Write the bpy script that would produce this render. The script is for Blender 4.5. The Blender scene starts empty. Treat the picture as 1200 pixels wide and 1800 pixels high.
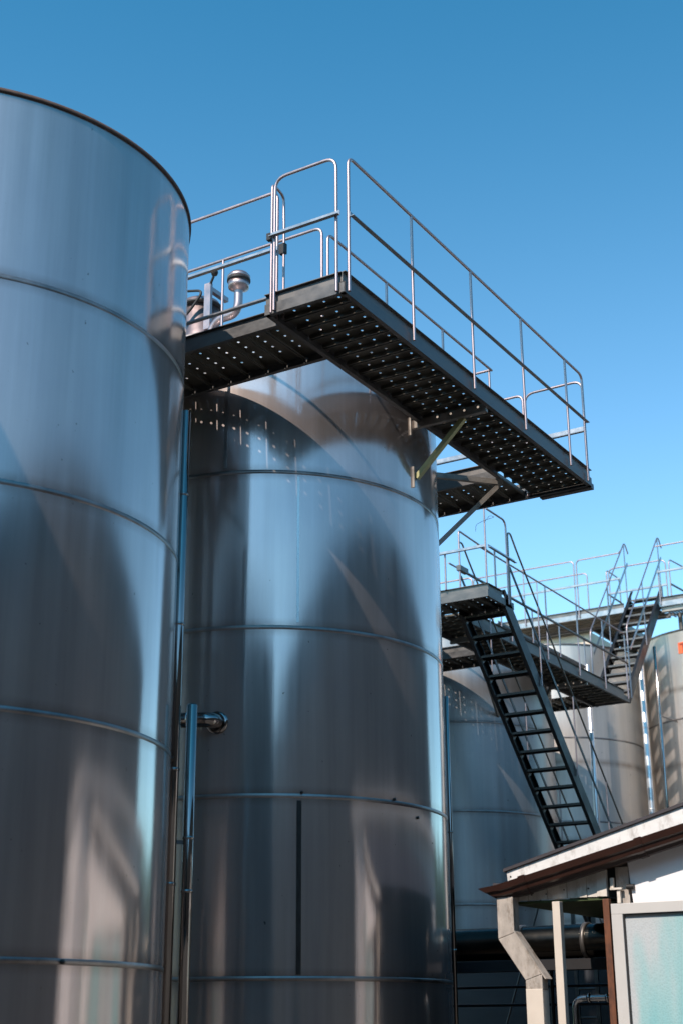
import bpy, bmesh, math, random
from math import sin, cos, pi, radians, sqrt, hypot, atan2, degrees
from mathutils import Vector, Matrix
random.seed(7)
SC = bpy.context.scene
COL = SC.collection

# ------------------------------------------------------------------ camera
CAM = Vector((0, 0, 1.6))
TH, ROLL, AZ = radians(20.0), radians(0.34), radians(31.5)
_F0 = Vector((cos(AZ), sin(AZ), 0)); _R0 = Vector((sin(AZ), -cos(AZ), 0)); _Z = Vector((0, 0, 1))
_F = _F0*cos(TH) + _Z*sin(TH); _U0 = _Z*cos(TH) - _F0*sin(TH)
_U = _U0*cos(ROLL) + _R0*sin(ROLL); _R = _R0*cos(ROLL) - _U0*sin(ROLL)
cd = bpy.data.cameras.new('camera'); cam = bpy.data.objects.new('camera', cd); COL.objects.link(cam)
cd.sensor_fit = 'VERTICAL'; cd.sensor_height = 36; cd.sensor_width = 24; cd.lens = 50
cd.clip_start = 0.1; cd.clip_end = 3000
m = Matrix((( _R.x, _U.x, -_F.x, CAM.x), (_R.y, _U.y, -_F.y, CAM.y), (_R.z, _U.z, -_F.z, CAM.z), (0, 0, 0, 1)))
cam.matrix_world = m
cd.dof.use_dof = True; cd.dof.focus_distance = 14.5; cd.dof.aperture_fstop = 1.9
SC.camera = cam

# ------------------------------------------------------------------ sky, sun, exposure
SUN_EL = radians(46.9); SUN_DIR = Vector((-cos(SUN_EL), 0.035*cos(SUN_EL), sin(SUN_EL))).normalized()
W = bpy.data.worlds.new('World'); SC.world = W; W.use_nodes = True
nt = W.node_tree; bg = nt.nodes['Background']
sky = nt.nodes.new('ShaderNodeTexSky'); sky.sky_type = 'NISHITA'; sky.sun_disc = False
sky.sun_elevation = SUN_EL; sky.sun_rotation = atan2(SUN_DIR.x, SUN_DIR.y)
sky.altitude = 0; sky.air_density = 1.0; sky.dust_density = 0.3; sky.ozone_density = 2.5
gm = nt.nodes.new('ShaderNodeGamma'); gm.inputs[1].default_value = 1.25
tn = nt.nodes.new('ShaderNodeMix'); tn.data_type = 'RGBA'; tn.blend_type = 'MULTIPLY'; tn.inputs[0].default_value = 1
tn.inputs[7].default_value = (0.84, 1.44, 1.08, 1)          # the photo's cyan blue air
nt.links.new(sky.outputs[0], gm.inputs[0]); nt.links.new(gm.outputs[0], tn.inputs[6])
tc = nt.nodes.new('ShaderNodeTexCoord'); sx = nt.nodes.new('ShaderNodeSeparateXYZ')     # deeper blue with height
nt.links.new(tc.outputs['Generated'], sx.inputs[0])
rp = nt.nodes.new('ShaderNodeValToRGB'); rp.color_ramp.interpolation = 'EASE'
rp.color_ramp.elements[0].position = .24; rp.color_ramp.elements[0].color = (1.20, .82, .94, 1)
rp.color_ramp.elements[1].position = .72; rp.color_ramp.elements[1].color = (.34, .63, .78, 1)
t2_ = nt.nodes.new('ShaderNodeMix'); t2_.data_type = 'RGBA'; t2_.blend_type = 'MULTIPLY'; t2_.inputs[0].default_value = 1
nt.links.new(sx.outputs[2], rp.inputs[0]); nt.links.new(tn.outputs[2], t2_.inputs[6]); nt.links.new(rp.outputs[0], t2_.inputs[7])
nt.links.new(t2_.outputs[2], bg.inputs[0]); bg.inputs[1].default_value = 0.15
sl = bpy.data.lights.new('sun', 'SUN'); so = bpy.data.objects.new('sun', sl); COL.objects.link(so)
sl.energy = 5.0; sl.angle = radians(0.5); sl.color = (1.0, 0.86, 0.76)
so.rotation_euler = SUN_DIR.to_track_quat('Z', 'Y').to_euler(); so.location = (0, 0, 40)
SC.view_settings.view_transform = 'Standard'; SC.view_settings.look = 'None'
SC.view_settings.exposure = 0.30; SC.view_settings.gamma = 1

# ------------------------------------------------------------------ helpers
def link(o, parent=None):
    COL.objects.link(o)
    if parent is not None: o.parent = parent
    return o

def tag(o, label=None, cat=None, group=None, kind=None):
    if label: o['label'] = label
    if cat: o['category'] = cat
    if group: o['group'] = group
    if kind: o['kind'] = kind
    return o

def thing(name, label, cat, group=None, loc=(0, 0, 0)):
    o = bpy.data.objects.new(name, None); o.empty_display_size = 0.2
    COL.objects.link(o); o.location = loc
    return tag(o, label, cat, group)

class MB:
    """collects shapes in world coordinates, then links them as ONE mesh"""
    def __init__(s): s.v = []; s.f = []; s.smooth = []
    def add(s, vs, fs, smooth=False):
        b = len(s.v); s.v += [tuple(v) for v in vs]
        s.f += [tuple(b+i for i in f) for f in fs]; s.smooth += [smooth]*len(fs)
    def box(s, x0, x1, y0, y1, z0, z1):
        s.add([(x0,y0,z0),(x1,y0,z0),(x1,y1,z0),(x0,y1,z0),(x0,y0,z1),(x1,y0,z1),(x1,y1,z1),(x0,y1,z1)],
              [(0,3,2,1),(4,5,6,7),(0,1,5,4),(1,2,6,5),(2,3,7,6),(3,0,4,7)])
        return s
    def beam(s, p0, p1, w, h, up=(0,0,1)):
        p0, p1 = Vector(p0), Vector(p1); d = (p1-p0).normalized(); up = Vector(up)
        a = d.cross(up)
        if a.length < 1e-4: a = d.cross(Vector((1,0,0)))
        a.normalize(); b = a.cross(d).normalized()
        vs = []
        for p in (p0, p1):
            for i, j in ((-1,-1),(1,-1),(1,1),(-1,1)): vs.append(p + a*(i*w/2) + b*(j*h/2))
        s.add(vs, [(0,3,2,1),(4,5,6,7),(0,1,5,4),(1,2,6,5),(2,3,7,6),(3,0,4,7)])
        return s
    def prism(s, poly, off):
        """poly: 3d points of a planar outline; off: extrusion vector"""
        n = len(poly); off = Vector(off)
        vs = [Vector(p) for p in poly] + [Vector(p)+off for p in poly]
        fs = [tuple(range(n-1,-1,-1)), tuple(range(n, 2*n))] + [(i,(i+1)%n,(i+1)%n+n,i+n) for i in range(n)]
        s.add(vs, fs); return s
    def tube(s, path, r, seg=10, cap=True):
        P = [Vector(p) for p in path]; n = len(P)
        T = []
        for i in range(n):
            a = (P[i]-P[i-1]).normalized() if i else None
            b = (P[i+1]-P[i]).normalized() if i < n-1 else None
            t = (a+b) if a is not None and b is not None else (a if b is None else b)
            T.append(t.normalized())
        ref = Vector((0,0,1)) if abs(T[0].z) < 0.9 else Vector((1,0,0))
        u = T[0].cross(ref).normalized(); vs = []
        for i in range(n):
            u = (u - T[i]*u.dot(T[i])).normalized(); w = T[i].cross(u)
            k = 1.0
            if 0 < i < n-1:
                c = (P[i]-P[i-1]).normalized().dot(T[i]); k = 1/max(c, 0.5)
            rr = r[i] if isinstance(r, (list, tuple)) else r
            for j in range(seg):
                a = 2*pi*j/seg; vs.append(P[i] + u*cos(a)*rr + w*sin(a)*rr)
        fs = [(i*seg+j, i*seg+(j+1)%seg, (i+1)*seg+(j+1)%seg, (i+1)*seg+j) for i in range(n-1) for j in range(seg)]
        s.add(vs, fs, True)
        if cap: s.add(vs[:seg], [tuple(range(seg-1,-1,-1))]); s.add(vs[-seg:], [tuple(range(seg))])
        return s
    def lathe(s, prof, c, seg=32, axis=(0,0,1), smooth=True):
        """prof: (radius, height) pairs along the axis"""
        c = Vector(c); ax = Vector(axis).normalized()
        ref = Vector((1,0,0)) if abs(ax.x) < 0.9 else Vector((0,1,0))
        u = ax.cross(ref).normalized(); w = ax.cross(u); vs = []
        for r, h in prof:
            for j in range(seg):
                a = 2*pi*j/seg; vs.append(c + ax*h + u*cos(a)*r + w*sin(a)*r)
        n = len(prof)
        fs = [(i*seg+j, i*seg+(j+1)%seg, (i+1)*seg+(j+1)%seg, (i+1)*seg+j) for i in range(n-1) for j in range(seg)]
        s.add(vs, fs, smooth); return s
    def build(s, name, mat, parent=None, bevel=0, solid=0):
        me = bpy.data.meshes.new(name); me.from_pydata(s.v, [], s.f)
        me.polygons.foreach_set('use_smooth', s.smooth)
        me.materials.append(mat); me.update()
        bm = bmesh.new(); bm.from_mesh(me)
        if not solid: bmesh.ops.recalc_face_normals(bm, faces=bm.faces)
        bm.to_mesh(me); bm.free()
        o = link(bpy.data.objects.new(name, me), parent)
        if parent is not None:
            l = parent; off = Vector((0,0,0))
            while l is not None: off += l.location; l = l.parent
            if off.length > 0: me.transform(Matrix.Translation(-off))
        if bevel:
            b = o.modifiers.new('bevel', 'BEVEL'); b.width = bevel; b.segments = 2; b.limit_method = 'ANGLE'
        if solid:
            b = o.modifiers.new('solid', 'SOLIDIFY'); b.thickness = solid; b.offset = -1
        return o

def rounded(pts, rad, n=6):
    P = [Vector(p) for p in pts]; out = [P[0]]
    for i in range(1, len(P)-1):
        a, b = (P[i-1]-P[i]), (P[i+1]-P[i]); r = min(rad, a.length*0.49, b.length*0.49)
        A, B = P[i]+a.normalized()*r, P[i]+b.normalized()*r
        for k in range(n+1):
            t = k/n; out.append(A*(1-t)**2 + P[i]*2*t*(1-t) + B*t*t)
    out.append(P[-1]); return out

# ------------------------------------------------------------------ materials
def mat(name):
    m = bpy.data.materials.new(name); m.use_nodes = True
    return m, m.node_tree, m.node_tree.nodes['Principled BSDF']
def N(nt, t, **kw):
    n = nt.nodes.new(t)
    for k, v in kw.items(): setattr(n, k, v)
    return n
def coords(nt, scale, obj=True):
    tc = N(nt, 'ShaderNodeTexCoord'); mp = N(nt, 'ShaderNodeMapping'); mp.inputs['Scale'].default_value = scale
    nt.links.new(tc.outputs['Object'], mp.inputs[0]); return mp.outputs[0]
def noise(nt, vec, scale=1, detail=4, rough=.55):
    n = N(nt, 'ShaderNodeTexNoise'); n.inputs['Scale'].default_value = scale
    n.inputs['Detail'].default_value = detail; n.inputs['Roughness'].default_value = rough
    nt.links.new(vec, n.inputs['Vector']); return n.outputs['Fac']
def ramp(nt, fac, stops):
    r = N(nt, 'ShaderNodeValToRGB'); e = r.color_ramp.elements
    while len(e) < len(stops): e.new(0.5)
    for el, (p, c) in zip(e, stops):
        el.position = p; el.color = (c[0], c[1], c[2], 1) if isinstance(c, (tuple, list)) else (c, c, c, 1)
    nt.links.new(fac, r.inputs[0]); return r.outputs[0]
def bump(nt, h, strength, dist=1.0, prev=None):
    b = N(nt, 'ShaderNodeBump'); b.inputs['Strength'].default_value = strength; b.inputs['Distance'].default_value = dist
    nt.links.new(h, b.inputs['Height'])
    if prev is not None: nt.links.new(prev, b.inputs['Normal'])
    return b.outputs[0]

def tank_steel(name, r1=.105, r2=.62, mix=.32, tint=(.60,.535,.505), dark=.8, streak=1.0, dents=.0021):
    m, nt, p = mat(name)
    L = nt.links
    fine = noise(nt, coords(nt, (38, 38, .35)), 1, 6, .7)          # rolled vertical grain
    med = noise(nt, coords(nt, (7, 7, .25)), 1, 5, .6)             # water streaks
    blot = noise(nt, coords(nt, (1.1, 1.1, .7)), 1, 5, .6)         # clouding
    spk = noise(nt, coords(nt, (26, 26, 18)), 1, 2, .5)            # specks
    c1 = ramp(nt, med, [(.3, tuple(t*dark for t in tint)), (.7, tint)])
    c2 = ramp(nt, spk, [(.215, (.35,.33,.3)), (.25, (1,1,1))])
    c3 = ramp(nt, blot, [(.3, (.86,.87,.9)), (.7, (1,1,.99))])
    mx = N(nt, 'ShaderNodeMix', data_type='RGBA', blend_type='MULTIPLY'); mx.inputs[0].default_value = 1
    L.new(c1, mx.inputs[6]); L.new(c2, mx.inputs[7])
    mx2 = N(nt, 'ShaderNodeMix', data_type='RGBA', blend_type='MULTIPLY'); mx2.inputs[0].default_value = 1
    L.new(mx.outputs[2], mx2.inputs[6]); L.new(c3, mx2.inputs[7])
    big = noise(nt, coords(nt, (.9, .9, .45)), 1, 2, .5)
    # brown heat tint left along the ring welds (every 1.5 m)
    tc = N(nt, 'ShaderNodeTexCoord'); sx = N(nt, 'ShaderNodeSeparateXYZ'); L.new(tc.outputs['Object'], sx.inputs[0])
    def mth(op, a, b=None):
        q = N(nt, 'ShaderNodeMath', operation=op)
        for i, v in enumerate((a, b)):
            if v is None: continue
            if isinstance(v, (int, float)): q.inputs[i].default_value = v
            else: L.new(v, q.inputs[i])
        return q.outputs[0]
    wob = noise(nt, coords(nt, (5, 5, 1.2)), 1, 5, .7)
    dist = mth('ABSOLUTE', mth('SUBTRACT', mth('MODULO', mth('ADD', sx.outputs[2], .25), 1.5), .75))
    near = mth('MULTIPLY', mth('SUBTRACT', 1.0, mth('MULTIPLY', dist, 11)), mth('MULTIPLY', wob, 1.3))
    mh_ = N(nt, 'ShaderNodeMix', data_type='RGBA', blend_type='MULTIPLY'); L.new(ramp(nt, near, [(0.0, 0.0), (.8, .75)]), mh_.inputs[0])
    L.new(mx2.outputs[2], mh_.inputs[6]); mh_.inputs[7].default_value = (.50,.44,.40,1); mx2 = mh_
    nrm = bump(nt, big, 1.0, dents*6)
    nrm = bump(nt, fine, .35*streak, .0009, nrm)
    rr = ramp(nt, med, [(.25, r1*.8), (.75, r1*1.35)])
    L.new(mx2.outputs[2], p.inputs['Base Color']); L.new(rr, p.inputs['Roughness']); L.new(nrm, p.inputs['Normal'])
    p.inputs['Metallic'].default_value = 1
    cx = N(nt, 'ShaderNodeCombineXYZ'); cx.inputs[2].default_value = 1
    p.inputs['Anisotropic'].default_value = 0.75 if r1 < .3 else .5; L.new(cx.outputs[0], p.inputs['Tangent'])
    q = N(nt, 'ShaderNodeBsdfPrincipled'); q.inputs['Metallic'].default_value = 1; q.inputs['Roughness'].default_value = r2
    L.new(mx2.outputs[2], q.inputs['Base Color']); L.new(nrm, q.inputs['Normal'])
    ms = N(nt, 'ShaderNodeMixShader'); ms.inputs[0].default_value = mix
    L.new(p.outputs[0], ms.inputs[1]); L.new(q.outputs[0], ms.inputs[2])
    L.new(ms.outputs[0], nt.nodes['Material Output'].inputs[0])
    return m

def metal(name, col, rough=.35, metallic=1.0, var=.25, scale=(6,6,6), bmp=.0):
    m, nt, p = mat(name); L = nt.links
    n = noise(nt, coords(nt, scale), 1, 6, .65)
    L.new(ramp(nt, n, [(.3, tuple(c*(1-var) for c in col)), (.7, col)]), p.inputs['Base Color'])
    L.new(ramp(nt, n, [(.25, rough*.75), (.75, min(1, rough*1.25))]), p.inputs['Roughness'])
    p.inputs['Metallic'].default_value = metallic
    if bmp: L.new(bump(nt, n, .5, bmp), p.inputs['Normal'])
    return m
def paint(name, col, rough=.55, var=.2, scale=(5,5,5), dirt=None, bmp=0):
    m, nt, p = mat(name); L = nt.links
    n = noise(nt, coords(nt, scale), 1, 6, .65)
    c = ramp(nt, n, [(.3, tuple(k*(1-var) for k in col)), (.65, col)])
    if dirt:
        d = noise(nt, coords(nt, (9, 9, 4)), 1, 8, .75)
        mx = N(nt, 'ShaderNodeMix', data_type='RGBA'); L.new(ramp(nt, d, [(.50, 0.0), (.64, .85)]), mx.inputs[0])
        L.new(c, mx.inputs[6]); mx.inputs[7].default_value = (*dirt, 1); c = mx.outputs[2]
    L.new(c, p.inputs['Base Color']); p.inputs['Roughness'].default_value = rough
    if bmp: L.new(bump(nt, n, .6, bmp), p.inputs['Normal'])
    return m

M = {}
M['tank'] = tank_steel('brushed_tank_steel')
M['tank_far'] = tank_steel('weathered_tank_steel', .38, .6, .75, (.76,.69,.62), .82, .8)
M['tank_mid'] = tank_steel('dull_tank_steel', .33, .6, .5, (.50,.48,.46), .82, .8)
M['seam'] = metal('ground_weld_band', (.40,.365,.345), .42, 1, .6, (2.2,2.2,2.2))
M['weld_dark'] = metal('dark_weld_strip', (.06,.055,.05), .4, .8, .4, (30,30,8))
M['weld_light'] = metal('polished_weld_strip', (.62,.66,.64), .3, 1, .3, (40,40,14))
M['rust'] = paint('rusty_rim', (.10,.06,.045), .85, .6, (14,14,30), None, .004)
M['tube'] = metal('stainless_tube', (.42,.34,.34), .44, 1, .12, (8,8,8))
M['galv'] = metal('galvanised_channel', (.18,.175,.17), .5, .75, .45, (4,4,7), .001)
M['toe'] = metal('toe_plate_steel', (.20,.19,.18), .5, .8, .4, (5,5,5))
M['angle'] = metal('galvanised_angle_bar', (.42,.42,.43), .38, .9, .25, (9,9,9))
M['plank'] = metal('perforated_plank_steel', (.22,.205,.17), .48, .8, .45, (5,5,5))
M['bracket'] = metal('bracket_steel', (.40,.37,.33), .5, .7, .4, (7,7,7), .001)
M['dark'] = metal('dark_stair_steel', (.022,.023,.026), .45, .5, .4, (5,5,5))
M['chrome'] = metal('polished_pipe_steel', (.30,.28,.265), .09, 1, .12, (10,10,3))
M['bright'] = metal('bright_pipe_steel', (.70,.70,.70), .15, 1, .12, (10,10,3))
M['pipe_pale'] = metal('pale_zinc_pipe', (.75,.76,.76), .35, .8, .15, (6,6,2))
M['rubber'] = paint('black_rubber', (.012,.012,.012), .6)
M['fascia'] = paint('white_fascia_paint', (.74,.73,.71), .5, .14, (3,3,8), (.42,.39,.36))
M['wall'] = paint('white_wall_render', (.78,.76,.76), .8, .06, (2,2,2), None, .002)
M['board'] = paint('cream_cladding', (.66,.61,.54), .7, .22, (11,11,1.5), (.40,.35,.28))
M['brown'] = paint('brown_gutter_plastic', (.030,.012,.008), .3, .3, (6,6,12))
M['brownpost'] = paint('rusty_brown_post', (.16,.055,.022), .6, .5, (18,18,4), (.05,.02,.012))
M['roof'] = paint('dark_roof_sheet', (.045,.04,.045), .6, .3)
M['drain'] = paint('weathered_cream_downpipe', (.45,.40,.35), .55, .4, (11,11,7), (.13,.095,.065), .003)
M['post'] = paint('cream_post_paint', (.60,.53,.45), .6, .1)
M['frame'] = paint('grey_window_frame', (.50,.485,.46), .5, .05)
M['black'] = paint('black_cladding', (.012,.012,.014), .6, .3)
M['beige'] = paint('beige_plaster', (.62,.52,.42), .85, .1, (2,2,2))
M['orange'] = paint('orange_sign_paint', (.85,.16,.06), .5, .08)
M['letter'] = paint('dark_red_lettering', (.32,.05,.02), .5, .08)
M['shed'] = paint('grey_shed_cladding', (.05,.045,.042), .7, .3, (1,1,8))
M['leaf'] = paint('dark_green_leaves', (.045,.085,.03), .6, .5, (3,3,3))
M['bark'] = paint('bark', (.10,.075,.055), .9, .4, (6,6,2))

def glass_mat():
    m, nt, p = mat('patterned_teal_glass'); L = nt.links
    b = noise(nt, coords(nt, (1.5, 2.2, .5)), 1, 3, .5)
    c = ramp(nt, b, [(.34, (.20,.43,.45)), (.44, (.30,.47,.48)), (.53, (.45,.48,.49))])
    v = N(nt, 'ShaderNodeTexVoronoi', feature='F1'); v.inputs['Scale'].default_value = 60
    tc = N(nt, 'ShaderNodeTexCoord'); L.new(tc.outputs['Object'], v.inputs['Vector'])
    mv = N(nt, 'ShaderNodeMix', data_type='RGBA', blend_type='MULTIPLY'); mv.inputs[0].default_value = 1
    L.new(ramp(nt, v.outputs['Distance'], [(.1, .9), (.5, 1.0)]), mv.inputs[7]); L.new(c, mv.inputs[6])
    L.new(mv.outputs[2], p.inputs['Base Color']); p.inputs['Roughness'].default_value = .22
    L.new(bump(nt, v.outputs['Distance'], .25, .004), p.inputs['Normal'])
    return m
M['glass'] = glass_mat()
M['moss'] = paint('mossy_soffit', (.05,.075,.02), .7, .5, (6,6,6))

# ------------------------------------------------------------------ ground
g = MB()
g.add([(-900,-900,0),(900,-900,0),(900,900,0),(-900,900,0)], [(0,1,2,3)])
def ground_mat():
    m, nt, p = mat('worn_yard_asphalt'); L = nt.links
    a = noise(nt, coords(nt, (.15,.15,.15)), 1, 8, .7)
    L.new(ramp(nt, a, [(.3, (.055,.053,.05)), (.7, (.11,.105,.10))]), p.inputs['Base Color'])
    p.inputs['Roughness'].default_value = .9
    return m
tag(g.build('yard_ground', ground_mat()), kind='structure')

# ------------------------------------------------------------------ tanks
def tank(label, cx, cy, r, top, rings, mt='tank', group='round steel storage tanks', rim=None, roof=True):
    t = thing('storage_tank', label, 'tank', group, (cx, cy, 0))
    SEG = 256
    MB().lathe([(r, 0.0), (r, top)], (cx,cy,0), SEG).build('tank_wall', M[mt], t)
    for z in rings:
        MB().lathe([(r+.0002, z-.019), (r+.0009, z-.0185), (r+.0009, z+.0185), (r+.0002, z+.019)], (cx,cy,0), SEG).build('weld_band', M['seam'], t)
    MB().lathe([(r-.03, top-.02), (r+.012, top-.02), (r+.014, top+.012), (r-.03, top+.014)], (cx,cy,0), SEG).build('rim', M[rim or 'seam'], t)
    if roof:
        MB().lathe([(r-.01, top+.004), (r*.6, top+.16), (.02, top+.30)], (cx,cy,0), 96).build('roof', M[mt], t)
    return t
def on_tank(c, r, ang, z): return Vector((c[0]+r*cos(ang), c[1]+r*sin(ang), z))
def strip(parent, c, r, ang, z0, z1, w, mt, name='vertical_weld'):
    b = MB(); d = Vector((cos(ang), sin(ang), 0)); s = Vector((-sin(ang), cos(ang), 0)); n = 4
    vs = []; fs = []
    for i in range(n+1):
        a = ang + (i/n-.5)*w/r
        for rr in (r-.004, r+.004):
            for z in (z0, z1): vs.append((c[0]+rr*cos(a), c[1]+rr*sin(a), z))
    for i in range(n):
        k = 4*i; fs += [(k+2,k+3,k+7,k+6),(k,k+4,k+5,k+1),(k+1,k+5,k+7,k+3),(k,k+2,k+6,k+4)]
    fs += [(0,1,3,2),(4*n,4*n+2,4*n+3,4*n+1)]
    b.add(vs, fs); return b.build(name, M[mt], parent)

R5 = (0.5, 2.0, 3.5, 5.0, 6.5)
T0c, T0r = (7.19, 8.05), 1.845
T1c, T1r = (11.63, 7.99), 1.746
T2c, T2r = (22.96, 11.77), 1.85
T3c, T3r = (27.6, 11.75), 1.85
T4c, T4r = (29.33, 8.32), 1.924
t0 = tank('large brushed steel tank with a rusty top rim, nearest the camera at the left edge', *T0c, T0r, 8.0, R5, rim='rust')
t1 = tank('tall brushed steel tank under the perforated catwalk, with pipe elbow and roof vents', *T1c, T1r, 8.0, R5)
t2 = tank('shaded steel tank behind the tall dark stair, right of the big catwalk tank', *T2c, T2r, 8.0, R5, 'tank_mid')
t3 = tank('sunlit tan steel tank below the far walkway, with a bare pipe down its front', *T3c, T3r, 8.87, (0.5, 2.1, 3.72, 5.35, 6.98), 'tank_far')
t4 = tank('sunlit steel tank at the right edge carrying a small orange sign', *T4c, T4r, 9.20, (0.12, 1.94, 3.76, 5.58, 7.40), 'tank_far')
tank('brushed steel tank standing in the row left of the nearest one, out of frame', 2.75, 8.1, 1.845, 8.0, R5)
tank('steel tank in the second row, hidden behind the big catwalk tank', 18.5, 11.8, 1.85, 8.0, R5, 'tank_far')

# details of the centre tank
aw = radians(-136)
strip(t1, T1c, T1r, aw-.012, 2.03, 3.46, .042, 'weld_dark')
strip(t1, T1c, T1r, aw-.024, 5.05, 6.46, .022, 'weld_light')
strip(t1, T1c, T1r, radians(-160), 6.55, 7.35, .03, 'seam')
for a, z in ((-136.0, 3.53), (-105.6, 3.53), (-95, 3.4)):
    d = Vector((cos(radians(a)), sin(radians(a)), 0))
    MB().lathe([(.0,.018),(.012,.016),(.014,0)], on_tank(T1c, T1r, radians(a), z), 12, d).build('bolt', M['weld_dark'], t1)
for px_a, z in ((-118, 3.5), (-146, 3.52), (-100, 2.0)):
    d = Vector((cos(radians(px_a)), sin(radians(px_a)), 0))
    MB().lathe([(.0,.022),(.014,.018),(.016,0)], on_tank(T0c, T0r, radians(px_a), z), 12, d).build('bolt', M['weld_dark'], t0)
# elbow outlet
ea = radians(-160.5); ed = Vector((cos(ea), sin(ea), 0)); es = Vector((-sin(ea), cos(ea), 0))
p0 = on_tank(T1c, T1r, ea, 4.14)
ep = rounded([p0 - ed*.02, p0 + ed*.15, p0 + ed*.18 - es*.27], .12, 8)
elb = MB().tube(ep, .066, 24).build('outlet_elbow', M['chrome'], t1)
MB().lathe([(.066,-.0),(.10,0),(.10,.022),(.08,.028)], p0, 32, ed).build('flange', M['chrome'], elb)
q0 = p0 + ed*.18 - es*.20
MB().lathe([(.067,-.012),(.08,-.012),(.08,.012),(.067,.012)], q0, 32, es).build('clamp_ring', M['chrome'], elb)

# roof fittings of the centre tank: breather valve on a swan neck, manhole
vc = Vector((10.70, 7.80, 8.0)); K = .72
bv = MB().tube(rounded([vc+Vector((0,.42,.25)), vc+Vector((0,.30,.62)), vc+Vector((0,.0,.60)), vc+Vector((0,0,.93))], .16, 8), .046, 20).build('breather_pipe', M['tube'], t1)
cz = vc + Vector((0,0,.885))
def sc(pr): return [(a*K, b_*K) for a, b_ in pr]
MB().lathe(sc([(.062,-.02),(.15,.03),(.155,.13),(.0,.131)]), cz, 32).build('valve_body', M['tube'], bv)
MB().lathe(sc([(.15,.13),(.172,.135),(.172,.165),(.15,.17)]), cz, 32).build('gasket', M['rubber'], bv)
MB().lathe(sc([(.150,.168),(.168,.172),(.168,.215),(.13,.262),(.05,.285),(.0,.288)]), cz, 32).build('cap', M['tube'], bv)
mc = Vector((10.9, 8.44, 8.50))
mh = MB().lathe([(.20,-.4),(.20,.42),(.0,.421)], mc, 36).build('manhole', M['tube'], t1)
MB().lathe([(.2,.41),(.235,.415),(.235,.44),(.2,.45)], mc, 36).build('gasket', M['rubber'], mh)
MB().lathe([(.225,.44),(.20,.49),(.08,.53),(0,.535)], mc, 36).build('lid', M['tube'], mh)
MB().box(mc.x-.24, mc.x-.20, mc.y-.30, mc.y-.22, mc.z+.02, mc.z+.56).box(mc.x-.2, mc.x+.1, mc.y-.29, mc.y-.24, mc.z+.48, mc.z+.53).build('hinge_arm', M['tube'], mh)
MB().tube(rounded([mc+Vector((-.3,.2,.10)), mc+Vector((-.26,-.02,.25)), mc+Vector((-.22,-.2,.5)), mc+Vector((-.2,.16,.60))], .1), .014, 8).build('handle', M['rubber'], mh)
MB().tube([mc+Vector((-.22,-.26,.5)), mc+Vector((-.24,-.34,.62))], .014, 8).lathe([(0,-.04),(.03,-.03),(.04,0),(.03,.03),(0,.04)], mc+Vector((-.24,-.35,.66)), 16).build('knob', M['rubber'], mh)

# orange sign on the right-hand tank
sa = radians(203)
def on4(a, z, rr=.006): return Vector((T4c[0]+(T4r+rr)*cos(a), T4c[1]+(T4r+rr)*sin(a), z))
b = MB(); vs = []; fs = []
n = 8; a0, a1 = radians(163.8), radians(192)
for i in range(n+1):
    a = a0+(a1-a0)*i/n
    for rr in (.002, .012):
        for z in (8.71, 8.94): vs.append(on4(a, z, rr))
for i in range(n):
    k = 4*i; fs += [(k+2,k+3,k+7,k+6),(k,k+4,k+5,k+1),(k+1,k+5,k+7,k+3),(k,k+2,k+6,k+4)]
fs += [(0,1,3,2),(4*n,4*n+2,4*n+3,4*n+1)]
b.add(vs, fs); sg = b.build('sign_plate', M['orange'], t4)
b = MB()
for (u0, u1, z0, z1) in ((165.0, 170.0, 8.88, 8.916), (166.8, 168.2, 8.745, 8.88)):
    vs = [on4(radians(u), z, .013) for u in (u0, u1) for z in (z0, z1)]; vs += [on4(radians(u), z, .016) for u in (u0, u1) for z in (z0, z1)]
    b.add(vs, [(0,1,3,2),(4,6,7,5),(0,4,5,1),(2,3,7,6),(1,5,7,3),(0,2,6,4)])
b.build('letter_t', M['letter'], sg)

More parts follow.
